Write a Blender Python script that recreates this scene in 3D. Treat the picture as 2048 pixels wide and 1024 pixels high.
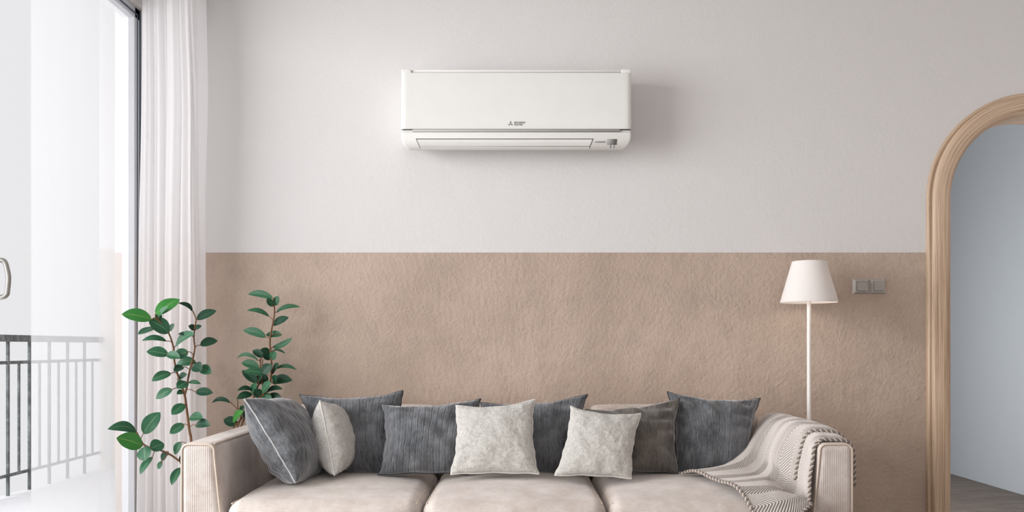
import bpy, bmesh, math, random
import numpy as np
from mathutils import Vector, noise

# ------------------------------------------------------------------ camera, world, lights, exposure
for o in list(bpy.data.objects):
    bpy.data.objects.remove(o)
scene = bpy.context.scene
COL = scene.collection
F = 1720.0; CX, CY = 1034.0, 694.0           # focal length and vanishing point in photo pixels
CAM_Y, EYE = -4.0, 1.0
cd = bpy.data.cameras.new('camera'); cam = bpy.data.objects.new('camera', cd); COL.objects.link(cam)
cam.location = (0, CAM_Y, EYE); cam.rotation_euler = (math.pi / 2, 0, 0)
cd.sensor_width = 36; cd.lens = F / 2048 * 36
cd.shift_x = (1024 - CX) / 2048; cd.shift_y = (CY - 512) / 2048
cd.clip_start = 0.05
scene.camera = cam
vs = scene.view_settings
vs.view_transform = 'Standard'; vs.look = 'None'; vs.gamma = 1; vs.use_curve_mapping = False
vs.exposure = 0.0
w = bpy.data.worlds.new('world'); scene.world = w; w.use_nodes = True
w.node_tree.nodes['Background'].inputs[0].default_value = (0.985, 0.98, 1.0, 1)
w.node_tree.nodes['Background'].inputs[1].default_value = 0.86

def area(name, loc, rot, sx, sy, power, col):
    l = bpy.data.lights.new(name, 'AREA'); l.shape = 'RECTANGLE'; l.size = sx; l.size_y = sy
    l.energy = power; l.color = col
    o = bpy.data.objects.new(name, l); COL.objects.link(o); o.location = loc; o.rotation_euler = rot
    return o
R = math.radians
# daylight through the long balcony window, on the camera's side of the view
area('window_daylight', (-4.3, -2.3, 1.75), (R(86), 0, R(-72)), 4.2, 2.4, 340, (1.0, 0.99, 0.985))
# added fill light behind the camera; no window is built there
area('rear_fill_light', (-0.2, -7.9, 1.9), (R(86), 0, R(-4)), 4.2, 2.2, 40, (1.0, 0.965, 0.92))
# added hallway fill light, out of sight behind the wall; no window there
area('hallway_fill_light', (1.42, 1.3, 1.0), (R(90), 0, R(-90)), 1.6, 1.4, 34, (0.97, 0.985, 1.0))

# ------------------------------------------------------------------ helpers
def P(px, py, d):
    return np.array([(px - CX) / F * d, CAM_Y + d, EYE + (CY - py) / F * d])

WL = {}
def wloc(o):
    return WL.get(o.name, (0, 0, 0)) if o else (0, 0, 0)

def tag(o, label=None, cat=None, group=None, kind=None):
    if label: o['label'] = label
    if cat: o['category'] = cat
    if group: o['group'] = group
    if kind: o['kind'] = kind
    return o

def empty(name, loc, label=None, cat=None, group=None, kind=None):
    o = bpy.data.objects.new(name, None); COL.objects.link(o); o.location = loc
    o.empty_display_size = 0.1
    WL[o.name] = tuple(loc)
    return tag(o, label, cat, group, kind)

def mk(name, V, Fc, mat, parent=None, smooth=True, uv=None):
    """V in world coordinates; the mesh is stored relative to its parent (or its own base)."""
    V = np.asarray(V, dtype=float)
    if parent is not None:
        org = np.array(wloc(parent)); loc = (0, 0, 0)
    else:
        org = np.array([(V[:, 0].min() + V[:, 0].max()) / 2, (V[:, 1].min() + V[:, 1].max()) / 2, V[:, 2].min()])
        loc = tuple(org)
    me = bpy.data.meshes.new(name)
    me.from_pydata((V - org).tolist(), [], [tuple(f) for f in Fc])
    if uv is not None:
        ul = me.uv_layers.new(name='UVMap')
        li = np.empty(len(me.loops), dtype=np.int32); me.loops.foreach_get('vertex_index', li)
        ul.data.foreach_set('uv', np.asarray(uv, dtype=np.float32)[li].ravel())
    if smooth:
        me.polygons.foreach_set('use_smooth', [True] * len(me.polygons))
    me.materials.append(mat); me.update()
    o = bpy.data.objects.new(name, me); COL.objects.link(o)
    o.location = loc
    if parent is not None:
        o.parent = parent
    WL[o.name] = tuple(org)
    return o

def grid_faces(nu, nv, flip=False, off=0):
    fs = []
    for i in range(nu - 1):
        for j in range(nv - 1):
            a = off + i * nv + j
            q = (a, a + nv, a + nv + 1, a + 1)
            fs.append(q[::-1] if flip else q)
    return fs

def box(x0, x1, y0, y1, z0, z1):
    V = [(x, y, z) for x in (x0, x1) for y in (y0, y1) for z in (z0, z1)]
    Fc = [(0, 1, 3, 2), (4, 6, 7, 5), (0, 4, 5, 1), (2, 3, 7, 6), (0, 2, 6, 4), (1, 5, 7, 3)]
    return V, Fc

def join(*parts):
    V, Fc = [], []
    for v, f in parts:
        n = len(V); V += [tuple(p) for p in v]; Fc += [tuple(i + n for i in q) for q in f]
    return V, Fc

def bevbox(x0, x1, y0, y1, z0, z1, r=0.004, seg=2):
    bm = bmesh.new(); V, Fc = box(x0, x1, y0, y1, z0, z1)
    vs_ = [bm.verts.new(v) for v in V]
    for f in Fc: bm.faces.new([vs_[i] for i in f])
    bmesh.ops.recalc_face_normals(bm, faces=bm.faces[:])
    bmesh.ops.bevel(bm, geom=bm.edges[:], offset=r, segments=seg, profile=0.5, affect='EDGES')
    bm.verts.index_update()
    out = [tuple(v.co) for v in bm.verts], [tuple(v.index for v in f.verts) for f in bm.faces]
    bm.free(); return out

def rbox(x0, x1, y0, y1, z0, z1, r, n=8, k=5, fn=None):
    """rounded box with evenly subdivided faces; fn(p, unit) may push the points"""
    c = np.array([(x0 + x1) / 2, (y0 + y1) / 2, (z0 + z1) / 2]); h = np.array([(x1 - x0) / 2, (y1 - y0) / 2, (z1 - z0) / 2])
    def samp(hh):
        a = [-hh + r * (1 - math.tan(math.pi / 4 * (1 - i / k))) for i in range(k)]
        b = list(np.linspace(-hh + r, hh - r, n + 1))
        return a + b + [-q for q in a[::-1]]
    S = [samp(q) for q in h]
    key = {}; V = []; Fc = []
    def vid(q):
        kk = tuple(np.round(q, 6))
        if kk not in key:
            q = np.array(q); inn = np.clip(q, -(h - r), h - r); d = q - inn; L = np.linalg.norm(d)
            p = inn + (d / L * r if L > 0 else 0)
            u = p / h
            p = p + c
            if fn: p = fn(p, u)
            key[kk] = len(V); V.append(tuple(p))
        return key[kk]
    for ax in range(3):
        b, e = (ax + 1) % 3, (ax + 2) % 3
        for sg in (-1, 1):
            for i in range(len(S[b]) - 1):
                for j in range(len(S[e]) - 1):
                    q = []
                    for (ii, jj) in ((i, j), (i + 1, j), (i + 1, j + 1), (i, j + 1)):
                        pt = [0, 0, 0]; pt[ax] = sg * h[ax]; pt[b] = S[b][ii]; pt[e] = S[e][jj]
                        q.append(vid(pt))
                    Fc.append(tuple(q) if sg > 0 else tuple(q[::-1]))
    return V, Fc

def tube(pts, r, seg=8, closed=False, caps=True):
    pts = [np.array(p, dtype=float) for p in pts]; n = len(pts)
    rs = r if hasattr(r, '__len__') else [r] * n
    V, Fc = [], []; up = None
    for i in range(n):
        a = pts[(i - 1) % n] if (closed or i > 0) else pts[i]
        b = pts[(i + 1) % n] if (closed or i < n - 1) else pts[i]
        t = b - a; t /= (np.linalg.norm(t) + 1e-12)
        if up is None:
            up = np.array([0, 0, 1.0]) if abs(t[2]) < 0.9 else np.array([1.0, 0, 0])
        up = up - t * np.dot(up, t); up /= (np.linalg.norm(up) + 1e-12)
        s = np.cross(t, up)
        for k in range(seg):
            an = 2 * math.pi * k / seg
            V.append(tuple(pts[i] + rs[i] * (math.cos(an) * up + math.sin(an) * s)))
    m = n if closed else n - 1
    for i in range(m):
        for k in range(seg):
            a = i * seg + k; b = i * seg + (k + 1) % seg; j = (i + 1) % n
            Fc.append((a, j * seg + k, j * seg + (k + 1) % seg, b))
    if caps and not closed:
        Fc.append(tuple(range(seg))); Fc.append(tuple(range((n - 1) * seg, n * seg))[::-1])
    return V, Fc

def lathe(prof, cx, cy, seg=40):
    V, Fc = [], []
    for (r, z) in prof:
        for k in range(seg):
            a = 2 * math.pi * k / seg; V.append((cx + r * math.cos(a), cy + r * math.sin(a), z))
    for i in range(len(prof) - 1):
        for k in range(seg):
            a = i * seg + k; b = i * seg + (k + 1) % seg
            Fc.append((a, b, b + seg, a + seg))
    return V, Fc

def smoothpts(pts, n=6):
    """Catmull-Rom through the points"""
    p = [np.array(q, dtype=float) for q in pts]; p = [2 * p[0] - p[1]] + p + [2 * p[-1] - p[-2]]
    out = []
    for i in range(1, len(p) - 2):
        for k in range(n):
            t = k / n
            out.append(0.5 * (2 * p[i] + (p[i + 1] - p[i - 1]) * t + (2 * p[i - 1] - 5 * p[i] + 4 * p[i + 1] - p[i + 2]) * t * t
                              + (3 * p[i] - 3 * p[i + 1] + p[i + 2] - p[i - 1]) * t ** 3))
    out.append(p[-2]); return out

def srgb(r, g, b):
    f = lambda c: c / 12.92 if c <= 0.04045 else ((c + 0.055) / 1.055) ** 2.4
    return (f(r / 255), f(g / 255), f(b / 255), 1)

# ------------------------------------------------------------------ materials
class MT:
    def __init__(s, name):
        s.m = bpy.data.materials.new(name); s.m.use_nodes = True; s.t = s.m.node_tree
        s.b = s.t.nodes['Principled BSDF']; s.out = s.t.nodes['Material Output']
    def n(s, ty, **kw):
        nd = s.t.nodes.new(ty)
        for k, v in kw.items(): setattr(nd, k, v)
        return nd
    def l(s, a, b): s.t.links.new(a, b)
    def co(s, kind='Object', scale=(1, 1, 1), rot=(0, 0, 0)):
        c = s.n('ShaderNodeTexCoord'); mp = s.n('ShaderNodeMapping')
        mp.inputs['Scale'].default_value = scale; mp.inputs['Rotation'].default_value = rot
        s.l(c.outputs[kind], mp.inputs['Vector']); return mp.outputs[0]
    def noise(s, vec, scale, detail=4, rough=0.55):
        nd = s.n('ShaderNodeTexNoise'); nd.inputs['Scale'].default_value = scale
        nd.inputs['Detail'].default_value = detail; nd.inputs['Roughness'].default_value = rough
        s.l(vec, nd.inputs['Vector']); return nd.outputs['Fac']
    def ramp(s, fac, stops):
        r = s.n('ShaderNodeValToRGB'); e = r.color_ramp.elements
        while len(e) < len(stops): e.new(0.5)
        for q, (p, c) in zip(e, stops): q.position = p; q.color = c
        s.l(fac, r.inputs[0]); return r.outputs['Color']
    def mix(s, fac, a, b, mode='MIX'):
        x = s.n('ShaderNodeMix', data_type='RGBA', blend_type=mode)
        for sock, v in ((x.inputs[0], fac), (x.inputs[6], a), (x.inputs[7], b)):
            if isinstance(v, (int, float, tuple)): sock.default_value = v
            else: s.l(v, sock)
        return x.outputs[2]
    def math(s, op, a, b=None):
        x = s.n('ShaderNodeMath', operation=op)
        for sock, v in ((x.inputs[0], a), (x.inputs[1], b)):
            if v is None: continue
            if isinstance(v, (int, float)): sock.default_value = v
            else: s.l(v, sock)
        return x.outputs[0]
    def bump(s, h, strength, dist=0.01, prev=None):
        b = s.n('ShaderNodeBump'); b.inputs['Strength'].default_value = strength; b.inputs['Distance'].default_value = dist
        s.l(h, b.inputs['Height'])
        if prev is not None: s.l(prev, b.inputs['Normal'])
        return b.outputs[0]
    def col(s, c):
        if isinstance(c, tuple): s.b.inputs['Base Color'].default_value = c
        else: s.l(c, s.b.inputs['Base Color'])
    def set(s, **kw):
        for k, v in kw.items(): s.b.inputs[k.replace('_', ' ')].default_value = v
        return s

def plain(name, c, rough=0.5, metallic=0.0, bump=0.0, bscale=60):
    m = MT(name); v = m.co(); f = m.noise(v, 9)
    m.col(m.mix(f, c, tuple(min(1, q * 0.93) for q in c[:3]) + (1,)))
    m.set(Roughness=rough, Metallic=metallic)
    if bump: m.l(m.bump(m.noise(v, bscale), bump, 0.002), m.b.inputs['Normal'])
    return m.m

PAINT_Z = EYE + (CY - 505) / F * 4.0
def wall_material(name, two_tone, up, low, rough=1.0):
    m = MT(name); g = m.n('ShaderNodeNewGeometry'); pos = g.outputs['Position']
    big = m.noise(pos, 1.6, 5, 0.6); mid = m.noise(pos, 7, 6, 0.65); fine = m.noise(pos, 55, 5, 0.6)
    upc = m.mix(m.math('MULTIPLY', mid, 0.5), up, tuple(q * 0.93 for q in up[:3]) + (1,))
    if two_tone:
        lowc = m.mix(m.ramp(big, [(0.38, (0, 0, 0, 1)), (0.66, (1, 1, 1, 1))]), low, tuple(q * k for q, k in zip(low[:3], (0.78, 0.77, 0.75))) + (1,))
        lowc = m.mix(m.ramp(mid, [(0.48, (0, 0, 0, 1)), (0.72, (0.8, 0.8, 0.8, 1))]), lowc, tuple(q * 0.78 for q in low[:3]) + (1,))
        sep = m.n('ShaderNodeSeparateXYZ'); m.l(pos, sep.inputs[0])
        st = m.math('GREATER_THAN', sep.outputs[2], PAINT_Z)
        m.col(m.mix(st, lowc, upc))
    else:
        m.col(upc)
    h = m.ramp(fine, [(0.35, (0, 0, 0, 1)), (0.7, (1, 1, 1, 1))])
    n1 = m.bump(mid, 0.45 * rough, 0.014); n2 = m.bump(h, 0.55 * rough, 0.004, n1)
    if two_tone:                       # the beige half is the rougher coat
        for nd in m.t.nodes:
            if nd.bl_idname == 'ShaderNodeBump':
                k = nd.inputs['Strength'].default_value
                m.l(m.math('ADD', m.math('MULTIPLY', m.math('SUBTRACT', 1.0, st), k * 0.75), k * 0.30), nd.inputs['Strength'])
    m.l(n2, m.b.inputs['Normal']); m.set(Roughness=0.85)
    m.b.inputs['Specular IOR Level'].default_value = 0.2
    return m.m

M = {}
M['wall'] = wall_material('two_tone_plaster', True, srgb(221, 219, 219), srgb(198, 179, 165))
M['hall'] = wall_material('hall_plaster', False, srgb(194, 199, 204), None, 0.15)
M['white_wall'] = wall_material('white_plaster', False, srgb(236, 233, 230), None)
def outer_wall():
    m = MT('balcony_plaster'); g = m.n('ShaderNodeNewGeometry'); sep = m.n('ShaderNodeSeparateXYZ'); m.l(g.outputs['Position'], sep.inputs[0])
    m.col(m.mix(m.math('GREATER_THAN', sep.outputs[2], EYE + (CY - 497) / F * 7.05), srgb(206, 198, 193), srgb(218, 217, 219)))  # lower band tinted to imitate the room wall's reflection in the window pane
    m.l(m.bump(m.noise(g.outputs['Position'], 30), 0.2, 0.003), m.b.inputs['Normal']); m.set(Roughness=0.9); return m.m
M['outer'] = outer_wall()
M['slab'] = plain('pale_slab', srgb(236, 238, 242), 0.7)
M['frame_white'] = plain('white_aluminium', srgb(214, 216, 221), 0.4)
M['gasket'] = plain('dark_gasket', srgb(74, 88, 102), 0.5)
M['steel'] = plain('brushed_steel', srgb(168, 166, 162), 0.4, 0.6)

def glass(name, veil, refl, tint=(0.30, 0.299, 0.303, 1)):
    m = MT(name)
    tr = m.n('ShaderNodeBsdfTransparent'); tr.inputs[0].default_value = (0.985, 0.99, 0.99, 1)
    tl = m.n('ShaderNodeBsdfTranslucent'); tl.inputs[0].default_value = tint
    gl = m.n('ShaderNodeBsdfGlossy'); gl.inputs['Roughness'].default_value = 0.02
    a = m.n('ShaderNodeMixShader'); a.inputs[0].default_value = veil
    m.l(tr.outputs[0], a.inputs[1]); m.l(tl.outputs[0], a.inputs[2])
    fr = m.n('ShaderNodeFresnel'); fr.inputs[0].default_value = 1.45
    b = m.n('ShaderNodeMixShader'); m.l(m.math('MULTIPLY', fr.outputs[0], refl), b.inputs[0])
    m.l(a.outputs[0], b.inputs[1]); m.l(gl.outputs[0], b.inputs[2])
    m.l(b.outputs[0], m.out.inputs['Surface']); return m.m
M['glass'] = glass('clear_glass', 0.0, 0.5)
M['glass_milky'] = glass('milky_glass', 0.60, 0.4)
M['glass_dense'] = glass('dense_milky_glass', 0.72, 0.5)

def rail_mat():
    m = MT('galvanised_steel'); v = m.co(scale=(1, 1, 1)); f = m.noise(v, 14, 6, 0.7)
    m.col(m.ramp(f, [(0.3, srgb(44, 50, 52)), (0.5, srgb(82, 88, 90)), (0.72, srgb(130, 136, 138))]))
    m.set(Roughness=0.6, Metallic=0.2); return m.m
M['rail'] = rail_mat()

def curtain_mat():
    m = MT('white_voile')
    v = m.co(scale=(400, 400, 400)); wv = m.noise(v, 1.0, 2)
    d = m.n('ShaderNodeBsdfDiffuse'); d.inputs[0].default_value = srgb(252, 251, 252)
    t = m.n('ShaderNodeBsdfTranslucent'); t.inputs[0].default_value = srgb(252, 251, 252)
    bn = m.bump(wv, 0.1, 0.001); m.l(bn, d.inputs['Normal'])
    a = m.n('ShaderNodeMixShader'); a.inputs[0].default_value = 0.6
    m.l(d.outputs[0], a.inputs[1]); m.l(t.outputs[0], a.inputs[2]); m.l(a.outputs[0], m.out.inputs['Surface'])
    return m.m
M['curtain'] = curtain_mat()

def corduroy(name, axis, c1, c2, scale=150):
    """fine ribs across one axis, with a patchy brushed nap"""
    m = MT(name); g = m.n('ShaderNodeNewGeometry'); pos = g.outputs['Position']
    dt = m.n('ShaderNodeVectorMath', operation='DOT_PRODUCT'); m.l(pos, dt.inputs[0]); dt.inputs[1].default_value = axis
    wob = m.math('MULTIPLY', m.noise(pos, 14, 2), 2.2)
    rb_ = m.math('MULTIPLY', m.math('ADD', m.math('SINE', m.math('ADD', m.math('MULTIPLY', dt.outputs['Value'], 2 * math.pi / scale), wob)), 1.0), 0.5)
    nap = m.noise(pos, 9, 6, 0.7); fine = m.noise(pos, 240, 3)
    f = m.math('ADD', m.math('MULTIPLY', nap, 0.75), m.math('MULTIPLY', rb_, 0.11))
    f = m.math('ADD', f, m.math('MULTIPLY', fine, 0.16))
    m.col(m.ramp(f, [(0.36, c2), (0.72, c1)]))
    n1 = m.bump(rb_, 0.45, 0.0018); n2 = m.bump(fine, 0.3, 0.0015, n1)
    m.l(n2, m.b.inputs['Normal']); m.set(Roughness=0.9)
    m.b.inputs['Sheen Weight'].default_value = 0.25; m.b.inputs['Sheen Roughness'].default_value = 0.5
    m.b.inputs['Specular IOR Level'].default_value = 0.15
    return m.m
C1, C2 = srgb(226, 218, 213), srgb(188, 175, 167)
M['cord_seat'] = corduroy('corduroy_seat', (0, 1, 0.5), C1, C2, 0.0085)
M['cord_arm'] = corduroy('corduroy_arm', (1, 0.6, 0), C1, C2, 0.0066)
M['cord_inner'] = corduroy('corduroy_back', (1, 0.2, 0), srgb(224, 211, 199), C2, 0.008)
M['piping'] = plain('beige_piping', srgb(214, 198, 184), 0.85)
M['piping_dark'] = plain('taupe_piping', srgb(150, 130, 116), 0.9)
M['wood_dark'] = plain('dark_wood_feet', srgb(70, 52, 40), 0.5)

def velvet(name, dark, light, ribs):
    m = MT(name); uv = m.co('UV')
    st = m.co('UV', scale=(95, 9, 1)); s1 = m.noise(st, 1.0, 5, 0.75)
    st2 = m.co('UV', scale=(260, 26, 1)); s2 = m.noise(st2, 1.0, 3, 0.7)
    b = m.noise(uv, 3.2, 4, 0.6)
    f = m.math('ADD', m.math('MULTIPLY', s1, 0.5), m.math('MULTIPLY', s2, 0.28)); f = m.math('ADD', f, m.math('MULTIPLY', b, 0.42))
    c = m.ramp(f, [(0.46, dark), (0.78, light)])
    wv = m.n('ShaderNodeTexWave'); wv.bands_direction = 'X'; wv.inputs['Scale'].default_value = 4.8; wv.inputs['Distortion'].default_value = 0.8
    wv.inputs['Detail Scale'].default_value = 0.6
    m.l(uv, wv.inputs[0])
    rib = m.ramp(wv.outputs['Fac'], [(0.0, (0, 0, 0, 1)), (0.16, (1, 1, 1, 1))])
    m.col(c)
    n1 = m.bump(rib, ribs, 0.004); n2 = m.bump(s1, 0.25, 0.003, n1); m.l(n2, m.b.inputs['Normal'])
    m.set(Roughness=0.75); m.b.inputs['Sheen Weight'].default_value = 1.0; m.b.inputs['Sheen Roughness'].default_value = 0.4
    m.b.inputs['Sheen Tint'].default_value = srgb(222, 222, 226)
    m.b.inputs['Specular IOR Level'].default_value = 0.2
    return m.m
M['velvet'] = velvet('slate_velvet', srgb(42, 46, 51), srgb(138, 140, 144), 0.6)
M['velvet_warm'] = velvet('taupe_grey_velvet', srgb(50, 48, 48), srgb(136, 129, 122), 0.3)
M['seam_light'] = plain('grey_seam', srgb(190, 190, 192), 0.8)
M['seam_dark'] = plain('slate_seam', srgb(50, 52, 58), 0.8)
def fluffy():
    m = MT('fluffy_fleece'); g = m.n('ShaderNodeNewGeometry'); pos = g.outputs['Position']
    a = m.noise(pos, 150, 6, 0.75); b = m.noise(pos, 70, 5, 0.7); c = m.noise(pos, 12, 3)
    f = m.math('ADD', m.math('MULTIPLY', a, 0.55), m.math('MULTIPLY', b, 0.45))
    m.col(m.ramp(f, [(0.34, srgb(176, 173, 168)), (0.52, srgb(214, 211, 206)), (0.66, srgb(230, 228, 224))]))
    n1 = m.bump(b, 0.45, 0.008); n2 = m.bump(a, 0.8, 0.006, n1); m.l(n2, m.b.inputs['Normal'])
    m.set(Roughness=0.95); m.b.inputs['Sheen Weight'].default_value = 0.4
    m.b.inputs['Specular IOR Level'].default_value = 0.1
    return m.m
M['fleece'] = fluffy()
M['fleece_seam'] = plain('fleece_seam', srgb(222, 219, 214), 0.9)

def leaf_mat(name, c1, c2, rib):
    m = MT(name); c = m.n('ShaderNodeTexCoord'); sep = m.n('ShaderNodeSeparateXYZ'); m.l(c.outputs['UV'], sep.inputs[0])
    v = m.math('ABSOLUTE', m.math('SUBTRACT', sep.outputs[1], 0.5))
    rib_f = m.ramp(v, [(0.006, (1, 1, 1, 1)), (0.022, (0, 0, 0, 1))])
    # side veins slanting away from the midrib
    ph = m.math('SUBTRACT', sep.outputs[0], m.math('MULTIPLY', v, 0.7)); vein = m.math('SINE', m.math('MULTIPLY', ph, 75.0))
    base = m.mix(m.noise(m.co(), 26, 4), c1, c2)
    base = m.mix(m.math('MULTIPLY', m.ramp(vein, [(0.8, (0, 0, 0, 1)), (1.0, (1, 1, 1, 1))]), 0.10), base, rib)
    m.col(m.mix(m.math('MULTIPLY', rib_f, 0.6), base, rib))
    m.l(m.bump(vein, 0.12, 0.002), m.b.inputs['Normal'])
    m.set(Roughness=0.42); m.b.inputs['Specular IOR Level'].default_value = 0.32
    return m.m
M['leaf'] = leaf_mat('leaf_green', srgb(28, 80, 52), srgb(50, 104, 74), srgb(150, 186, 140))
M['leaf_bright'] = leaf_mat('leaf_fresh_green', srgb(36, 112, 46), srgb(60, 132, 56), srgb(170, 205, 110))
M['leaf_dark'] = leaf_mat('leaf_dark_green', srgb(14, 52, 35), srgb(26, 72, 50), srgb(92, 140, 100))
M['stem'] = plain('brown_stem', srgb(112, 78, 48), 0.7, bump=0.4)
M['pot'] = plain('grey_ceramic', srgb(196, 192, 186), 0.45)
M['soil'] = plain('potting_soil', srgb(58, 44, 34), 0.95, bump=0.8)

M['ac'] = plain('white_plastic', srgb(232, 231, 228), 0.38)
M['ac_panel'] = plain('white_gloss_panel', srgb(230, 230, 227), 0.3)
M['ac_gap'] = plain('grey_gap', srgb(178, 178, 176), 0.5)
M['ac_slot'] = plain('dark_slot', srgb(52, 52, 50), 0.6)
M['print'] = plain('grey_print', srgb(138, 138, 136), 0.5)
M['lamp_white'] = plain('white_lacquer', srgb(244, 240, 236), 0.4)
def shade_mat():
    m = MT('white_lampshade'); v = m.co(scale=(300, 300, 300))
    d = m.n('ShaderNodeBsdfDiffuse'); d.inputs[0].default_value = srgb(240, 236, 234)
    t = m.n('ShaderNodeBsdfTranslucent'); t.inputs[0].default_value = srgb(244, 236, 228)
    m.l(m.bump(m.noise(v, 1.0, 2), 0.1, 0.001), d.inputs['Normal'])
    a = m.n('ShaderNodeMixShader'); a.inputs[0].default_value = 0.12
    m.l(d.outputs[0], a.inputs[1]); m.l(t.outputs[0], a.inputs[2]); m.l(a.outputs[0], m.out.inputs['Surface']); return m.m
M['shade'] = shade_mat()
def emis(name, c, s):
    m = MT(name); m.b.inputs['Emission Color'].default_value = c; m.b.inputs['Emission Strength'].default_value = s; return m.m
M['bulb'] = emis('warm_bulb', (1, 0.86, 0.68, 1), 4.0)
M['switch'] = plain('satin_grey_metal', srgb(186, 182, 176), 0.38, 0.1)
M['switch_key'] = plain('satin_grey_rocker', srgb(176, 170, 165), 0.45, 0.05)

def oak(name):
    m = MT(name); uv = m.co('UV')
    mp = m.n('ShaderNodeMapping'); mp.inputs['Scale'].default_value = (1.4, 150, 1); m.l(uv, mp.inputs[0])
    st = m.noise(mp.outputs[0], 1.0, 6, 0.62)
    mp2 = m.n('ShaderNodeMapping'); mp2.inputs['Scale'].default_value = (6, 420, 1); m.l(uv, mp2.inputs[0])
    fi = m.noise(mp2.outputs[0], 1.0, 4, 0.7)
    f = m.math('ADD', m.math('MULTIPLY', st, 0.68), m.math('MULTIPLY', fi, 0.32))
    m.col(m.ramp(f, [(0.36, srgb(134, 108, 86)), (0.45, srgb(184, 157, 132)), (0.56, srgb(214, 190, 166)), (0.8, srgb(204, 178, 152))]))
    m.l(m.bump(f, 0.25, 0.002), m.b.inputs['Normal']); m.set(Roughness=0.55); return m.m
M['oak'] = oak('light_oak')
def plank_mat():
    m = MT('grey_brown_plank'); inf = m.n('ShaderNodeObjectInfo'); v = m.co(scale=(3.5, 60, 1))
    add = m.n('ShaderNodeVectorMath', operation='ADD'); m.l(v, add.inputs[0]); m.l(inf.outputs['Location'], add.inputs[1])
    f = m.noise(add.outputs[0], 1.0, 6, 0.65)
    c = m.ramp(f, [(0.3, srgb(88, 76, 68)), (0.5, srgb(126, 112, 102)), (0.7, srgb(152, 138, 128))])
    m.col(m.mix(m.math('MULTIPLY', inf.outputs['Random'], 0.35), c, srgb(84, 74, 68)))
    m.set(Roughness=0.55); return m.m
M['plank'] = plank_mat()
M['subfloor'] = plain('dark_joint', srgb(60, 52, 47), 0.8)

# ------------------------------------------------------------------ room shell
LX = -1.75          # plane of the balcony window
RX = 3.15
CEIL = 2.8
HEAD = 2.56
ACX, ACZ, RIN, ROUT = 2.398, 1.684, 0.390, 0.495    # arched doorway

def arch_outline(r, n=28):
    pts = [(ACX - r, 0.0)]
    for i in range(n + 1):
        a = math.pi - math.pi * i / n
        pts.append((ACX + r * math.cos(a), ACZ + r * math.sin(a)))
    pts.append((ACX + r, 0.0)); return pts

def slab_xz(poly, y0, y1):
    n = len(poly); V = [(x, y0, z) for x, z in poly] + [(x, y1, z) for x, z in poly]
    Fc = [tuple(range(n)), tuple(range(2 * n - 1, n - 1, -1))]
    for i in range(n):
        j = (i + 1) % n; Fc.append((i, i + n, j + n, j))
    return V, Fc

poly = [(LX - 0.12, 0.0)] + arch_outline(RIN + 0.02) + [(RX + 0.1, 0.0), (RX + 0.1, CEIL), (LX - 0.12, CEIL)]
V, Fc = slab_xz(poly, 0.0, 0.14)
tag(mk('wall_back', V, Fc, M['wall'], smooth=False), kind='structure')
V, Fc = join(box(LX - 0.12, LX + 0.02, -4.6, 0.0, HEAD, CEIL), box(LX - 0.12, LX + 0.02, -8.0, -4.6, 0.0, CEIL))
tag(mk('wall_left', V, Fc, M['white_wall'], smooth=False), kind='structure')
V, Fc = box(RX, RX + 0.12, -8.0, 0.0, 0.0, CEIL)
tag(mk('wall_right', V, Fc, M['wall'], smooth=False), kind='structure')
V, Fc = box(LX - 0.12, RX + 0.12, -8.0, 0.14, CEIL, CEIL + 0.1)
tag(mk('ceiling', V, Fc, M['white_wall'], smooth=False), kind='structure')
V, Fc = box(LX - 0.12, RX + 0.12, -8.0, 0.0, -0.1, 0.0)
tag(mk('floor', V, Fc, M['subfloor'], smooth=False), kind='structure')
bpy.data.objects['floor'].data.materials[0] = M['plank']

# hallway behind the arch
HX = 3.42
V, Fc = box(HX, HX + 0.1, 0.14, 4.6, 0.0, 2.7)
tag(mk('wall_hall_right', V, Fc, M['hall'], smooth=False), kind='structure')
V, Fc = box(1.25, 1.35, 0.14, 4.6, 0.0, 2.7)
tag(mk('wall_hall_left', V, Fc, M['hall'], smooth=False), kind='structure')
V, Fc = box(1.25, HX + 0.1, 4.6, 4.7, 0.0, 2.7)
tag(mk('wall_hall_end', V, Fc, M['hall'], smooth=False), kind='structure')
V, Fc = box(1.25, HX + 0.1, 0.14, 4.7, 2.7, 2.78)
tag(mk('ceiling_hall', V, Fc, M['white_wall'], smooth=False), kind='structure')
V, Fc = box(1.25, HX + 0.1, 0.0, 4.7, -0.1, -0.012)
hf = tag(mk('floor_hall', V, Fc, M['subfloor'], smooth=False), kind='structure')
random.seed(4)
pw = 0.135
pl_mesh = {}
y = 0.0; row = 0
while y < 4.55:
    xs = [1.36]
    x = 1.36 + random.uniform(0.3, 1.0)
    while x < HX - 0.25:
        xs.append(x); x += random.uniform(0.8, 1.2)
    xs.append(HX - 0.002)
    for a, b in zip(xs[:-1], xs[1:]):
        if y < 0.14 and not (a < ACX + RIN and b > ACX - RIN):
            continue
        V, Fc = bevbox(a + 0.0015, b - 0.0015, y + 0.002, y + pw - 0.002, -0.011, 0.0, 0.002, 1)
        V = np.array(V); c = V.mean(axis=0); hfl = np.array(wloc(hf))
        o = mk('floor_plank', V, Fc, M['plank'], hf, smooth=False)
        o.data.transform(__import__('mathutils').Matrix.Translation(Vector((hfl - c).tolist())))
        o.location = (c - hfl).tolist()
    y += pw; row += 1

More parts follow.
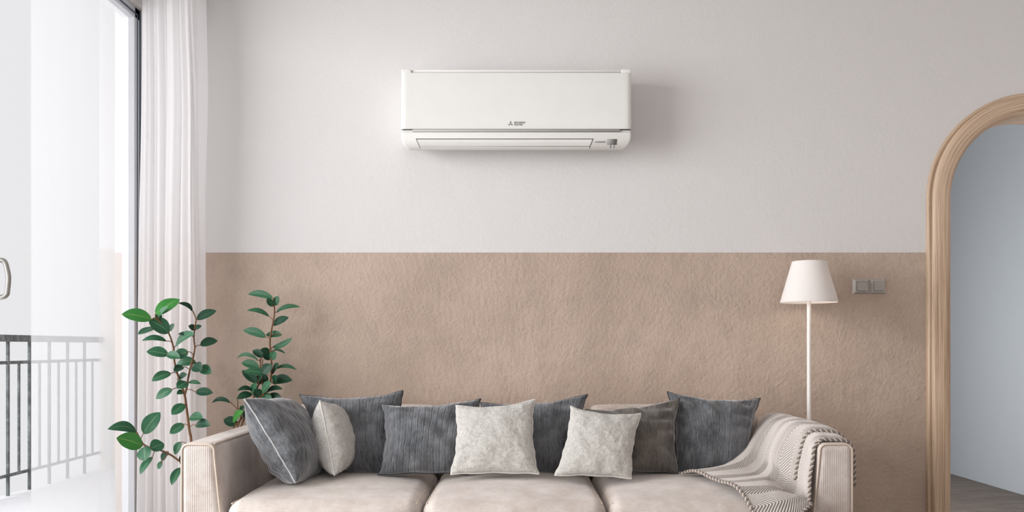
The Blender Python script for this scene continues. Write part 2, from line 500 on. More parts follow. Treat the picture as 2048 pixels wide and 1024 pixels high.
# arched oak door frame: swept profile (bead, flat, inner lining)
def sweep_arch(prof, n=40):
    """prof: list of (radial offset, y); swept up the left jamb, round the arch and down the right"""
    stations = [(-1, z) for z in np.linspace(0, ACZ, 8)[:-1]] + [('a', math.pi - math.pi * i / n) for i in range(n + 1)] + [(1, z) for z in np.linspace(ACZ, 0, 8)[1:]]
    V, UV = [], []; s = 0; prev = None
    pl = [0]
    for i in range(1, len(prof)):
        pl.append(pl[-1] + math.hypot(prof[i][0] - prof[i - 1][0], prof[i][1] - prof[i - 1][1]))
    for k, v in stations:
        if k == 'a': c = (ACX + 0.44 * math.cos(v), ACZ + 0.44 * math.sin(v))
        else: c = (ACX + k * 0.44, v)
        if prev: s += math.hypot(c[0] - prev[0], c[1] - prev[1])
        prev = c
        for (r, yy), q in zip(prof, pl):
            if k == 'a': V.append((ACX + r * math.cos(v), yy, ACZ + r * math.sin(v)))
            else: V.append((ACX + k * r, yy, v))
            UV.append((s, q))
    return V, grid_faces(len(stations), len(prof), flip=False), UV
arch = empty('door_1', (ACX, 0.0, 0.0), kind='structure')
def arc_pts(cx, cy, r, a0, a1, n=6):
    return [(cx + r * math.cos(a0 + (a1 - a0) * i / n), cy + r * math.sin(a0 + (a1 - a0) * i / n)) for i in range(n + 1)]
# profile in (radius, y) from the wall on the outside round to the inner lining and back
casing = [(ROUT - 0.018, 0.0)] + [(ROUT - 0.018, -0.020)] + arc_pts(RIN + 0.030, -0.014, 0.024, -math.pi * 0.36, -math.pi * 0.86, 6)
casing = [(ROUT - 0.016, 0.0), (ROUT - 0.016, -0.026), (ROUT - 0.021, -0.034), (ROUT - 0.03, -0.038), (RIN + 0.036, -0.040),
          (RIN + 0.022, -0.038), (RIN + 0.010, -0.032), (RIN + 0.003, -0.022), (RIN, -0.008), (RIN, 0.148)]
V, Fc, UV = sweep_arch(casing); mk('casing', V, Fc, M['oak'], arch, uv=UV)
bead = [(ROUT, 0.0), (ROUT, -0.010)] + arc_pts(ROUT - 0.009, -0.012, 0.009, 0, -math.pi, 6) + [(ROUT - 0.018, 0.0)]
V, Fc, UV = sweep_arch(bead); mk('bead', V, Fc, M['oak'], arch, uv=UV)

# ------------------------------------------------------------------ balcony and window
V, Fc = box(-3.47, LX - 0.0, -4.6, 3.1, -0.14, 0.0)
tag(mk('floor_balcony', V, Fc, M['slab'], smooth=False), kind='structure')
V, Fc = box(-3.425, -1.5, 3.05, 3.2, 0.0, 5.5)
tag(mk('wall_balcony', V, Fc, M['outer'], smooth=False), kind='structure')
V, Fc = box(LX - 0.12, LX, 0.14, 3.05, 0.0, 5.5)
tag(mk('wall_facade', V, Fc, M['outer'], smooth=False), kind='structure')

rl = empty('balcony_railing', (-3.42, 1.0, 0.0), 'grey galvanised steel balustrade along the balcony edge outside the window', 'railing')
YA, YB = -1.2, 3.05
V, Fc = bevbox(-3.45, -3.39, YA, YB, 1.036, 1.082, 0.004, 1); mk('handrail', V, Fc, M['rail'], rl, smooth=False)
V, Fc = bevbox(-3.428, -3.412, YA, YB, 0.884, 0.906, 0.002, 1); mk('upper_rail', V, Fc, M['rail'], rl, smooth=False)
V, Fc = bevbox(-3.428, -3.412, YA, YB, 0.126, 0.146, 0.002, 1); mk('lower_rail', V, Fc, M['rail'], rl, smooth=False)
y0 = 5.777 - 4.0; sp = 0.1278
for i in range(-20, 10):
    yy = y0 + i * sp
    if yy < YA + 0.02 or yy > YB - 0.02: continue
    if i % 2 == 0:
        V, Fc = bevbox(-3.429, -3.411, yy - 0.009, yy + 0.009, 0.0, 1.04, 0.002, 1); mk('post', V, Fc, M['rail'], rl, smooth=False)
    else:
        V, Fc = bevbox(-3.427, -3.413, yy - 0.008, yy + 0.008, 0.136, 0.895, 0.002, 1); mk('baluster', V, Fc, M['rail'], rl, smooth=False)

win = empty('window_1', (LX, -2.0, 0.0), kind='structure')
def wpart(name, b, mat, bev=0.003):
    V, Fc = bevbox(*b, bev, 1); return mk(name, V, Fc, mat, win, smooth=False)
wpart('jamb', (LX - 0.06, LX + 0.0, -0.062, -0.012, 0.0, HEAD), M['frame_white'])
wpart('jamb_trim', (LX - 0.03, LX + 0.002, -0.007, 0.0, 0.0, HEAD), M['frame_white'], 0.001)
wpart('gasket', (LX - 0.02, LX + 0.004, -0.012, -0.007, 0.0, HEAD), M['gasket'], 0.001)
wpart('gasket', (LX - 0.01, LX + 0.003, -0.040, -0.034, 0.0, HEAD - 0.03), M['gasket'], 0.001)
wpart('head', (LX - 0.06, LX + 0.0, -4.6, -0.012, HEAD - 0.05, HEAD), M['frame_white'])
wpart('gasket', (LX - 0.01, LX + 0.003, -4.6, -0.034, HEAD - 0.034, HEAD - 0.026), M['gasket'], 0.001)
wpart('sill', (LX - 0.06, LX + 0.0, -4.6, -0.012, 0.0, 0.035), M['frame_white'])
for (a, b, mt) in ((-0.338, -0.062, 'glass_dense'), (-0.85, -0.338, 'glass_milky'), (-2.9, -0.85, 'glass'), (-4.6, -2.9, 'glass')):
    xg = LX - 0.03
    V = [(xg, a, 0.035), (xg, b, 0.035), (xg, b, HEAD - 0.05), (xg, a, HEAD - 0.05)]
    mk('pane', V, [(0, 1, 2, 3)], M[mt], win, smooth=False)
# pull handle on the pane at the left edge of the photo
hd = 2.945; hy = CAM_Y + hd
hz = EYE + (CY - 556) / F * hd
V, Fc = bevbox(LX - 0.03, LX - 0.012, hy - 0.052, hy - 0.018, hz - 0.075, hz + 0.075, 0.004, 2)
hp = mk('door_handle', V, Fc, M['steel'], win)
gr = [(LX - 0.014, hy - 0.03, hz + 0.056), (LX + 0.004, hy - 0.03, hz + 0.058), (LX + 0.014, hy - 0.028, hz + 0.050), (LX + 0.019, hy - 0.026, hz + 0.030),
      (LX + 0.023, hy - 0.024, hz), (LX + 0.021, hy - 0.026, hz - 0.040), (LX + 0.018, hy - 0.028, hz - 0.060), (LX + 0.002, hy - 0.03, hz - 0.068), (LX - 0.014, hy - 0.03, hz - 0.066)]
gr = smoothpts(gr, 5)
V, Fc = tube(gr, 0.0085, 10); mk('grip', V, Fc, M['steel'], hp)

# ------------------------------------------------------------------ curtain
def curtain():
    NZ, NS = 60, 220
    V = []
    for iz in range(NZ):
        z = 0.01 + (2.732 - 0.01) * iz / (NZ - 1)
        zz = z / 2.74
        for k in range(NS):
            s = k / (NS - 1)
            bul = 0.012 * math.exp(-((z - 2.1) / 0.35) ** 2)
            X = -1.688 + s * (0.284 + bul + 0.01 * (1 - zz)) - 0.025 * (1 - zz) ** 1.5 * (1 - s)
            sw = 0.012 * math.sin(3.1 * z + 5 * s)
            ph = 2 * math.pi * (6.6 * s + 0.55 * math.sin(4.3 * s + 0.6) + 0.10 * math.sin(2.2 * z + 9 * s))
            amp = 0.021 * (0.75 + 0.4 * math.sin(11 * s + 1.0 + 0.5 * z))
            y = -0.18 + amp * math.sin(ph) + 0.006 * math.sin(2.7 * ph + z) - 0.12 * (s - 0.5) + sw * 0.6
            if s > 0.9: y += (s - 0.9) / 0.1 * 0.10
            X += 0.010 * math.cos(ph) * (1 if s < 0.95 else 0)
            V.append((X, y, z))
    return V, grid_faces(NZ, NS)
V, Fc = curtain()
cur = tag(mk('curtain', V, Fc, M['curtain']), 'white floor-length curtain gathered in folds beside the window corner', 'curtain')
V, Fc = bevbox(-1.72, -1.62, -4.4, -0.08, 2.765, 2.80, 0.004, 1)
V, Fc = bevbox(-1.74, -1.36, -0.24, -0.16, 2.735, 2.80, 0.004, 1)
tag(mk('curtain_track', V, Fc, M['frame_white'], smooth=False), 'slim white ceiling track carrying the white curtain', 'curtain track')

# ------------------------------------------------------------------ sofa
SW = 1.195; SIN = 1.072; SF = -0.95; SB = -0.04; ATOP = 0.662
sofa = empty('sofa', (0, -0.5, 0), 'beige corduroy three-seat sofa with square arms against the two-tone wall', 'sofa')
V, Fc = rbox(-SW + 0.03, SW - 0.03, SF + 0.02, SB - 0.01, 0.10, 0.31, 0.025, 6, 3); mk('base', V, Fc, M['cord_arm'], sofa)
V, Fc = rbox(-SW + 0.004, SW - 0.004, -0.20, SB, 0.10, 0.684, 0.055, 8, 5); mk('back_frame', V, Fc, M['cord_inner'], sofa)
for sg in (-1, 1):
    def flare(p, u, sg=sg):
        p = np.array(p)
        if u[0] * sg < 0: p[0] -= sg * 0.10 * max(0, 0.62 - p[2]) * (1 if abs(u[0]) > 0.5 else 0)
        k = max(0.0, -u[1]) ; p[2] += -0.004 * k
        return p
    x0, x1 = sorted((sg * SIN, sg * SW))
    V, Fc = rbox(x0, x1, SF, SB - 0.02, 0.10, ATOP, 0.026, 8, 5, flare); arm = mk('arm', V, Fc, M['cord_arm'], sofa)
    # piping: round the front panel and along the top inner edge
    rr = 0.024; yf = SF + 0.006
    xi, xo = sg * (SIN + 0.004), sg * (SW - 0.004)
    zt = ATOP - 0.008
    lp = [(xo, yf, 0.11), (xo, yf, zt - rr)] + [(xo - sg * rr * (1 - math.cos(a)), yf, zt - rr + rr * math.sin(a)) for a in np.linspace(0.3, math.pi / 2, 5)]
    lp += [(xi + sg * rr * (1 - math.sin(a)), yf, zt - rr + rr * math.cos(a)) for a in np.linspace(0, math.pi / 2, 5)][0:]
    lp += [(xi - sg * 0.10 * max(0, 0.62 - z), yf, z) for z in np.linspace(0.62, 0.11, 8)]
    V, Fc = tube(lp, 0.0042, 6); mk('piping', V, Fc, M['piping'], arm)
    tp = [(sg * (SIN + 0.006), y_, ATOP - 0.006) for y_ in np.linspace(SF + 0.02, -0.22, 8)]
    V, Fc = tube(tp, 0.0035, 6); mk('piping', V, Fc, M['piping'], arm)
for sx in (-1, 1):
    for (ya, yb) in ((SF + 0.06, SF + 0.11), (SB - 0.14, SB - 0.09)):
        V, Fc = lathe([(0.0, 0.0), (0.018, 0.0), (0.026, 0.10), (0.0, 0.10)], sx * 1.08, (ya + yb) / 2, 16); mk('foot', V, Fc, M['wood_dark'], sofa)
# seat cushions, crowned
SEATX = [-1.022, -0.336, 0.318, 1.022]
SEAT_Z = 0.462
for i in range(3):
    a, b = SEATX[i] + 0.003, SEATX[i + 1] - 0.003
    def crown(p, u):
        p = np.array(p)
        if u[2] > 0:
            cu = (1 - abs(u[0]) ** 2.6); cv = (1 - abs(u[1] - 0.15) ** 2.4 if abs(u[1] - 0.15) < 1 else 0)
            p[2] += 0.030 * max(0, cu) * max(0, cv) * u[2]
            p[2] += 0.004 * noise.noise(Vector((p[0] * 5, p[1] * 6, 1.7)))
        if u[1] < 0: p[1] -= 0.03 * (1 - u[0] ** 2) * (1 - u[2] ** 2) * -u[1]
        return p
    V, Fc = rbox(a, b, -1.005, -0.24, 0.29, SEAT_Z, 0.052, 16, 6, crown); sc = mk('seat_cushion', V, Fc, M['cord_seat'], sofa)
    # piping along the two upper side edges and front edge
    off = 0.0152
    for xe in (a + off, b - off):
        pts = [(xe, y_, SEAT_Z - off + 0.001) for y_ in np.linspace(-0.97, -0.28, 10)]
        V, Fc = tube(pts, 0.0034, 6); mk('piping', V, Fc, M['piping'], sc)
BX = [-1.052, -0.340, 0.312, 1.052]
for i in range(3):
    a, b = BX[i] + 0.003, BX[i + 1] - 0.003
    def puff(p, u):
        p = np.array(p); p[1] -= 0.03 * (1 - u[0] ** 2) * (1 - u[2] ** 2) * max(0, -u[1]); p[2] += 0.004 * (1 - u[0] ** 4) * max(0, u[2])
        # slight backward lean
        p[1] += 0.12 * (p[2] - 0.45); return p
    V, Fc = rbox(a, b, -0.315, -0.165, 0.445, 0.742, 0.042, 10, 5, puff); bc = mk('back_cushion', V, Fc, M['cord_inner'], sofa)
    pts = [(x_, -0.315 + 0.012 + 0.12 * 0.285, 0.742 - 0.012 + 0.004 * (1 - (2 * (x_ - a) / (b - a) - 1) ** 4)) for x_ in np.linspace(a + 0.03, b - 0.03, 16)]
    V, Fc = tube(pts, 0.0035, 6); mk('piping', V, Fc, M['piping'], bc)

# ------------------------------------------------------------------ throw pillows
def pillow(corners, T, mat, seam_mat, seed, label, group, fluffy=False, pinch=0.11, seam_r=0.003, creases=0.004, sag=0.0):
    TL, TR, BR, BL = [np.array(c) for c in corners]
    n = 56
    nr = np.cross(TR - TL, BL - TL); nr /= np.linalg.norm(nr)
    if nr[1] > 0: nr = -nr                      # towards the camera
    W = (np.linalg.norm(TR - TL) + np.linalg.norm(BR - BL)) / 2; H = (np.linalg.norm(BL - TL) + np.linalg.norm(BR - TR)) / 2
    rnd = random.Random(seed)
    ph = [rnd.uniform(0, 6.28) for _ in range(8)]
    def base(u, v):
        # edges drawn in between the corners, most along the top
        uu = u * (1 - pinch * (1 - v * v)); vv = v * (1 - pinch * (1.35 if v < 0 else 0.45) * (1 - u * u))
        uu += 0.012 * math.sin(9 * v + ph[0]) * u ** 8 + 0.006 * math.sin(23 * v + ph[4]) * u ** 10
        vv += 0.010 * math.sin(8 * u + ph[1]) * v ** 8
        s, t = (uu + 1) / 2, (vv + 1) / 2
        return (TL * (1 - s) + TR * s) * (1 - t) + (BL * (1 - s) + BR * s) * t
    def thick(u, v):
        e = max(0.0, (1 - u * u) * (1 - v * v))
        k = e ** 0.42
        # puckers running in from the edges
        e1 = u ** 4 * (1 - u * u); e2 = v ** 4 * (1 - v * v)
        w = creases * 9 * (e1 * math.sin(13 * v + 2.0 * math.sin(3 * v + ph[2]) + ph[3]) + e2 * math.sin(11 * u + ph[5]))
        r2 = noise.noise(Vector((u * 2.2 + seed, v * 2.2, seed * 0.37)))
        # folds pointing at the corners
        c = creases * 2.2 * noise.noise(Vector(((u - v) * 3.0 + seed, (u + v) * 1.1, 4.0)))
        return T * k * (1 + 0.10 * r2) + (w + c) * min(1, e * 6)
    ts = np.sin(np.linspace(-1, 1, n) * math.pi / 2) * 0.55 + np.linspace(-1, 1, n) * 0.45
    V, UV, idx = [], [], {}
    for side in (1, -1):
        for i, u in enumerate(ts):
            for j, v in enumerate(ts):
                edge = i in (0, n - 1) or j in (0, n - 1)
                if side == -1 and edge:
                    idx[(side, i, j)] = idx[(1, i, j)]; continue
                p = base(u, v)
                if not edge:
                    t = thick(u, v)
                    if fluffy:
                        t += 0.0025 * noise.noise(Vector((u * 30 + seed, v * 30, 3.1 * side))) + 0.002 * noise.noise(Vector((u * 9, v * 9 + seed, side)))
                    p = p + nr * side * t
                    p[2] -= sag * (1 - v * v) * (1 - u * u)
                idx[(side, i, j)] = len(V); V.append(p); UV.append(((u + 1) / 2 * W / 0.4, (v + 1) / 2 * H / 0.4))
    Fc = []
    for side in (1, -1):
        for i in range(n - 1):
            for j in range(n - 1):
                q = (idx[(side, i, j)], idx[(side, i, j + 1)], idx[(side, i + 1, j + 1)], idx[(side, i + 1, j)])
                Fc.append(q if side == 1 else q[::-1])
    V = np.array(V)
    root = empty('throw_pillow', (V[:, 0].mean(), V[:, 1].mean(), V[:, 2].min()), label, 'pillow', group)
    mk('cover', V, Fc, mat, root, uv=UV)
    lp = [base(u, -1) for u in ts] + [base(1, v) for v in ts[1:]] + [base(u, 1) for u in ts[::-1][1:]] + [base(-1, v) for v in ts[::-1][1:-1]]
    Vt, Ft = tube(lp, seam_r, 6, closed=True); mk('seam', Vt, Ft, seam_mat, root)
    return root
G = 'grey velvet throw pillows on the sofa'; GW = 'pale fluffy throw pillows on the sofa'
def q(tl, tr, br, bl, dt, db):
    return [P(*tl, dt), P(*tr, dt), P(*br, db), P(*bl, db)]
pillow([P(490, 799, 3.22), P(575, 800, 3.60), P(640, 952, 3.54), P(591, 966, 3.16)], 0.108, M['velvet'], M['seam_light'], 1,
       'grey velvet pillow turned edge-on, leaning against the left sofa arm', G, creases=0.0028, pinch=0.05, seam_r=0.0032)
pillow([P(640, 802, 3.36), P(668, 808, 3.62), P(690, 940, 3.56), P(669, 951, 3.28)], 0.080, M['fleece'], M['fleece_seam'], 2,
       'small pale fluffy pillow seen edge-on beside the leftmost grey pillow', GW, fluffy=True, creases=0.002, pinch=0.05)
pillow(q((600, 789), (807, 782), (800, 950), (630, 950), 3.60, 3.50), 0.080, M['velvet'], M['seam_dark'], 3,
       'slate grey velvet pillow behind the edge-on pale fluffy pillow, two corners raised', G)
pillow(q((763, 809), (963, 797), (938, 949), (758, 950), 3.50, 3.40), 0.088, M['velvet'], M['seam_dark'], 4,
       'grey velvet pillow with creased left side, just left of the centre fluffy pillow', G, creases=0.006)
pillow(q((911, 811), (1069, 799), (1077, 948), (901, 949), 3.42, 3.30), 0.060, M['fleece'], M['fleece_seam'], 5,
       'pale fluffy square pillow at the middle of the sofa, facing front', GW, fluffy=True, pinch=0.10, creases=0.0016)
pillow(q((960, 806), (1174, 789), (1165, 950), (985, 950), 3.60, 3.50), 0.075, M['velvet'], M['seam_dark'], 6,
       'dark grey velvet pillow standing between the two front-facing fluffy pillows', G)
pillow(q((1142, 813), (1282, 827), (1263, 957), (1110, 951), 3.40, 3.28), 0.058, M['fleece'], M['fleece_seam'], 7,
       'pale fluffy pillow tilted to the right, rightmost of the fluffy ones', GW, fluffy=True, pinch=0.10, creases=0.0016)
pillow(q((1172, 820), (1360, 796), (1357, 947), (1195, 948), 3.56, 3.44), 0.078, M['velvet_warm'], M['seam_dark'], 8,
       'brownish grey velvet pillow behind the rightmost fluffy pillow', G, creases=0.006)
pillow(q((1334, 783), (1520, 797), (1497, 945), (1350, 950), 3.64, 3.52), 0.085, M['velvet'], M['seam_dark'], 9,
       'grey velvet pillow at the right end of the sofa, next to the knitted throw', G, creases=0.006)

# ------------------------------------------------------------------ knitted throw over the right arm
def throw():
    # cross sections (X, Z) from the outside of the arm to the seat, at the front and at the back
    front = [(1.214, -.90, .50), (1.212, -.90, .60), (1.202, -.905, .640), (1.18, -.91, .661), (1.12, -.915, .665), (1.090, -.92, .662), (1.070, -.925, .640), (1.065, -.93, .59),
             (1.055, -.94, .53), (1.041, -.965, .46), (1.00, -1.01, .41), (.95, -1.05, .385), (.88, -1.066, .385), (.82, -1.068, .40)]
    mid   = [(1.212, -.62, .52), (1.211, -.62, .61), (1.205, -.62, .66), (1.18, -.625, .688), (1.12, -.63, .694), (1.078, -.635, .688), (1.045, -.645, .655), (1.01, -.66, .59),
             (.985, -.69, .535), (.945, -.74, .511), (.90, -.78, .507), (.85, -.81, .507), (.80, -.83, .507), (.745, -.84, .506)]
    back  = [(1.21, -.27, .58), (1.208, -.27, .63), (1.20, -.27, .675), (1.175, -.27, .694), (1.12, -.27, .70), (1.075, -.28, .692), (1.03, -.34, .65), (.985, -.41, .605),
             (.93, -.47, .570), (.87, -.51, .54), (.81, -.55, .518), (.75, -.575, .508), (.70, -.59, .505), (.655, -.595, .503)]
    cs = [np.array(smoothpts(c, 10)) for c in (front, mid, back)]
    nS, nT = 520, 340
    def resample(c):
        L = np.concatenate([[0], np.cumsum(np.linalg.norm(np.diff(c, axis=0), axis=1))])
        t = np.linspace(0, L[-1], nS); return np.stack([np.interp(t, L, c[:, k]) for k in range(3)], 1), L[-1]
    rs = [resample(c) for c in cs]
    Lm = sum(r[1] for r in rs) / 3
    Y0, Y1 = -0.915, -0.27
    tv = np.linspace(0, 1, nT)
    B = np.zeros((nT, nS, 3))
    for j, t in enumerate(tv):
        w0, w1, w2 = 2 * (t - .5) * (t - 1), 4 * t * (1 - t), 2 * t * (t - .5)
        B[j] = rs[0][0] * w0 + rs[1][0] * w1 + rs[2][0] * w2
    s = np.linspace(0, 1, nS)[None, :]; T = tv[:, None]
    # stay above the crowned seat cushion
    zc = 0.503 - 0.10 * np.clip((-0.93 - B[:, :, 1]) / 0.13, 0, 1) ** 2 - 0.05 * np.clip((B[:, :, 0] - 0.90) / 0.13, 0, 1) ** 1.5
    B[:, :, 2] = np.where(s > 0.5, np.maximum(B[:, :, 2], zc), B[:, :, 2])
    # soft folds running from the arm down to the seat
    fold = 0.012 * np.sin(2 * math.pi * (2.3 * T + 0.25 * s) + 0.5) * np.clip((s - 0.30) / 0.2, 0, 1) * (0.4 + 0.6 * np.clip((1 - s) / 0.35, 0, 1))
    dS = np.gradient(B, axis=1); dT = np.gradient(B, axis=0)
    N = np.cross(dS, dT); N /= np.linalg.norm(N, axis=2, keepdims=True) + 1e-9
    if N[nT // 2, nS // 4, 2] < 0: N = -N
    U = s * Lm; Vv = T * (Y1 - Y0)
    # doubled layer: everything behind the second border lies a little higher on the arm
    lay = 0.011 / (1 + np.exp(-(T - 0.20 - 0.05 * s) * 120)) * np.clip((0.72 - s) / 0.2, 0, 1)
    # herringbone ribs
    bw = 0.060; pr = 0.0130
    z = np.abs(((Vv / bw) % 2) - 1) * bw
    ph = (U - 1.15 * z) / pr
    rib = np.abs(np.sin(math.pi * ph)) ** 0.8
    yarn = 0.5 + 0.5 * np.sin(2 * math.pi * (U * 0.6 + Vv) / 0.008)
    h = 0.0042 * rib + 0.0008 * yarn * rib
    PT = B + N * (fold + lay + h)[:, :, None]
    PB = B + N * (fold + lay - 0.004)[:, :, None]
    V = np.concatenate([PT.reshape(-1, 3), PB.reshape(-1, 3)])
    n0 = nT * nS
    Fc = grid_faces(nT, nS) + grid_faces(nT, nS, True, n0)
    for i in range(nT - 1):
        for j in (0, nS - 1):
            a, b = i * nS + j, (i + 1) * nS + j
            qd = (a, b, b + n0, a + n0); Fc.append(qd if j == 0 else qd[::-1])
    for j in range(nS - 1):
        for i in (0, nT - 1):
            a, b = i * nS + j, i * nS + j + 1
            qd = (a, a + n0, b + n0, b); Fc.append(qd if i == 0 else qd[::-1])
    UV = np.stack([np.broadcast_to(ph, (nT, nS)), np.broadcast_to(Vv, (nT, nS))], -1).reshape(-1, 2)
    UV = np.concatenate([UV, UV])
    S = B + N * (fold + lay)[:, :, None]
    return V, Fc, UV, S, N, nT, nS
def knit_mat():
    m = MT('herringbone_knit'); c = m.n('ShaderNodeTexCoord'); sep = m.n('ShaderNodeSeparateXYZ'); m.l(c.outputs['UV'], sep.inputs[0])
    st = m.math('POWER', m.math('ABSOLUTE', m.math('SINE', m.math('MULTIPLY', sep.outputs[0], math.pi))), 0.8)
    col = m.ramp(st, [(0.30, srgb(88, 80, 76)), (0.62, srgb(206, 198, 193)), (1.0, srgb(230, 224, 220))])  # dark ramp end colours shade into the grooves between the ribs
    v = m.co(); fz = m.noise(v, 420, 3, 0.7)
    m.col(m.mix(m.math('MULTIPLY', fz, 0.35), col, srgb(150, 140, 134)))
    m.l(m.bump(fz, 0.5, 0.002), m.b.inputs['Normal']); m.set(Roughness=0.95)
    m.b.inputs['Specular IOR Level'].default_value = 0.1; m.b.inputs['Sheen Weight'].default_value = 0.2
    return m.m
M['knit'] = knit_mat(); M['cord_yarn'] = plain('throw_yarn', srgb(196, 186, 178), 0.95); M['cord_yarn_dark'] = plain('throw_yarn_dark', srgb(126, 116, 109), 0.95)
V, Fc, UV, S, N, nT, nS = throw()
thr = empty('knitted_throw', (float(V[:, 0].mean()), float(V[:, 1].mean()), float(V[:, 2].min())),
            'off-white and grey herringbone knitted throw draped over the right sofa arm', 'throw blanket')
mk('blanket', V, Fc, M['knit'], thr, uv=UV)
def cord(path, nrm, name='border_cord'):
    L = np.concatenate([[0], np.cumsum(np.linalg.norm(np.diff(path, axis=0), axis=1))])
    m = int(L[-1] / 0.0022); t = np.linspace(0, L[-1], m)
    p = np.stack([np.interp(t, L, path[:, k]) for k in range(3)], 1); nn = np.stack([np.interp(t, L, nrm[:, k]) for k in range(3)], 1)
    tg = np.gradient(p, axis=0); tg /= np.linalg.norm(tg, axis=1, keepdims=True); b = np.cross(tg, nn)
    for k, mt in ((0, 'cord_yarn'), (1, 'cord_yarn_dark')):
        a = 2 * math.pi * t / 0.020 + k * math.pi
        pts = p + 0.0032 * (np.cos(a)[:, None] * nn + np.sin(a)[:, None] * b)
        Vt, Ft = tube(list(pts), 0.0040, 7); mk(name, Vt, Ft, M[mt], thr)
cord(S[0, :] + N[0, :] * 0.002, N[0, :])
jj = [min(nT - 1, int((0.19 + 0.05 * k / nS) * nT)) for k in range(nS)]
e2 = int(nS * 0.60)
cord(np.array([S[jj[k], k] + N[jj[k], k] * 0.005 for k in range(e2)]), np.array([N[jj[k], k] for k in range(e2)]))
cord(S[:, -1] + N[:, -1] * 0.001, N[:, -1])

# ------------------------------------------------------------------ air conditioner
D_AC = 3.79
def acx(px): return (px - CX) / F * D_AC
def acz(py): return EYE + (CY - py) / F * D_AC
AX0, AX1 = acx(802), acx(1263)
ac = empty('air_conditioner', ((AX0 + AX1) / 2, -0.1, acz(297)), 'white wall-mounted air conditioner high on the pale wall above the sofa', 'air conditioner')
YF = CAM_Y + D_AC          # front plane
def extrude_profile(prof, x0, x1, bev, seg=4, dn=0.0, ds=None):
    """side profile (y, z) drawn along X with rounded ends"""
    bm = bmesh.new(); n = len(prof)
    a = [bm.verts.new((x0, y, z)) for y, z in prof]; b = [bm.verts.new((x1, y, z)) for y, z in prof]
    fa = bm.faces.new(a); fb = bm.faces.new(b[::-1])
    for i in range(n):
        j = (i + 1) % n; bm.faces.new((a[j], a[i], b[i], b[j]))
    bmesh.ops.recalc_face_normals(bm, faces=bm.faces[:])
    ed = [e for e in bm.edges if abs(e.verts[0].co.x - e.verts[1].co.x) < 1e-7]
    ed = [e for e in ed if min(e.verts[0].co.y, e.verts[1].co.y) < -0.03]
    if bev: bmesh.ops.bevel(bm, geom=ed, offset=bev, segments=seg, profile=0.5, affect='EDGES', clamp_overlap=True)
    bm.verts.index_update()
    out = [tuple(v.co) for v in bm.verts], [tuple(v.index for v in f.verts) for f in bm.faces]; bm.free(); return out
zt = acz(136); zs = acz(258); zl = acz(264); zb = acz(296)
# body: top, front plate behind the panel, and the curved lower part with the outlet
body = [(-0.001, zt - 0.01), (-0.02, zt - 0.002), (YF + 0.05, zt - 0.002), (YF + 0.016, zt - 0.006), (YF + 0.012, zt - 0.02), (YF + 0.012, zl + 0.003),
        (YF + 0.002, zl - 0.001), (YF + 0.001, acz(276)), (YF + 0.006, acz(284)), (YF + 0.015, acz(290)), (YF + 0.030, acz(295)), (YF + 0.052, zb + 0.002), (YF + 0.09, zb + 0.012), (-0.03, zb + 0.060), (-0.001, zb + 0.066)]
V, Fc = extrude_profile(body, AX0, AX1, 0.012, 4)
# round the lower corners in the front view, as the photo shows
V = np.array(V)
def round_low(V):
    V = V.copy(); rc = 0.052
    for v in V:
        zc = zb + rc; 
        if v[2] < zc:
            dz = min(1.0, (zc - v[2]) / rc); cut = rc * 0.80 * (1 - math.sqrt(max(0, 1 - dz * dz)))
            if v[0] < AX0 + 0.03: v[0] += cut
            elif v[0] > AX1 - 0.03: v[0] -= cut
    return V
o = mk('body', round_low(V), Fc, M['ac'], ac, smooth=True)
def autosm(o, ang=35):
    me = o.data
    me.polygons.foreach_set('use_smooth', [True] * len(me.polygons))
    bm = bmesh.new(); bm.from_mesh(me)
    for e in bm.edges:
        e.smooth = not (len(e.link_faces) == 2 and e.calc_face_angle(0) > R(ang))
    bm.to_mesh(me); bm.free()
autosm(o)
# front panel, slightly bowed, with the notch for the top grille
pan = [(YF + 0.010, acz(144)), (YF + 0.003, acz(145)), (YF - 0.001, acz(150)), (YF - 0.005, acz(190)), (YF - 0.006, acz(230)), (YF - 0.004, acz(254)), (YF - 0.001, zs), (YF + 0.010, zs)]
V, Fc = extrude_profile(pan, AX0 + 0.004, AX1 - 0.004, 0, 4)
# end slope of the panel: the outer 2 cm turn back to the sides
bm = bmesh.new()
NXp = 24; xs = [AX0 + 0.001, AX0 + 0.004, AX0 + 0.010, AX0 + 0.018] + list(np.linspace(AX0 + 0.03, AX1 - 0.03, NXp)) + [AX1 - 0.018, AX1 - 0.010, AX1 - 0.004, AX1 - 0.001]
V = []
for x in xs:
    e = min(x - AX0, AX1 - x); bk = 0.010 * max(0, 1 - e / 0.018) ** 2
    for y_, z_ in pan: V.append((x, min(y_ + bk, YF + 0.011), z_))
Fc = grid_faces(len(xs), len(pan)) + [tuple(range(len(pan)))[::-1], tuple(range((len(xs) - 1) * len(pan), len(xs) * len(pan)))]
fp = mk('front_panel', V, Fc, M['ac_panel'], ac); autosm(fp, 30)
# shoulders either side of the top grille, the grille bar and its ends
for (a, b) in ((802.5, 822), (1243, 1262.5)):
    V, Fc = bevbox(acx(a), acx(b), YF + 0.003, YF + 0.03, acz(146), acz(137.5), 0.003, 3); mk('shoulder', V, Fc, M['ac'], ac)
V, Fc = bevbox(acx(824), acx(1241), YF + 0.012, YF + 0.03, acz(143), acz(137.5), 0.002, 2); mk('grille_bar', V, Fc, M['ac_panel'], ac)
V, Fc = bevbox(acx(822), acx(1243), YF + 0.010, YF + 0.02, acz(144.4), acz(142.6), 0.0005, 1); mk('grille_slot', V, Fc, M['ac_gap'], ac)
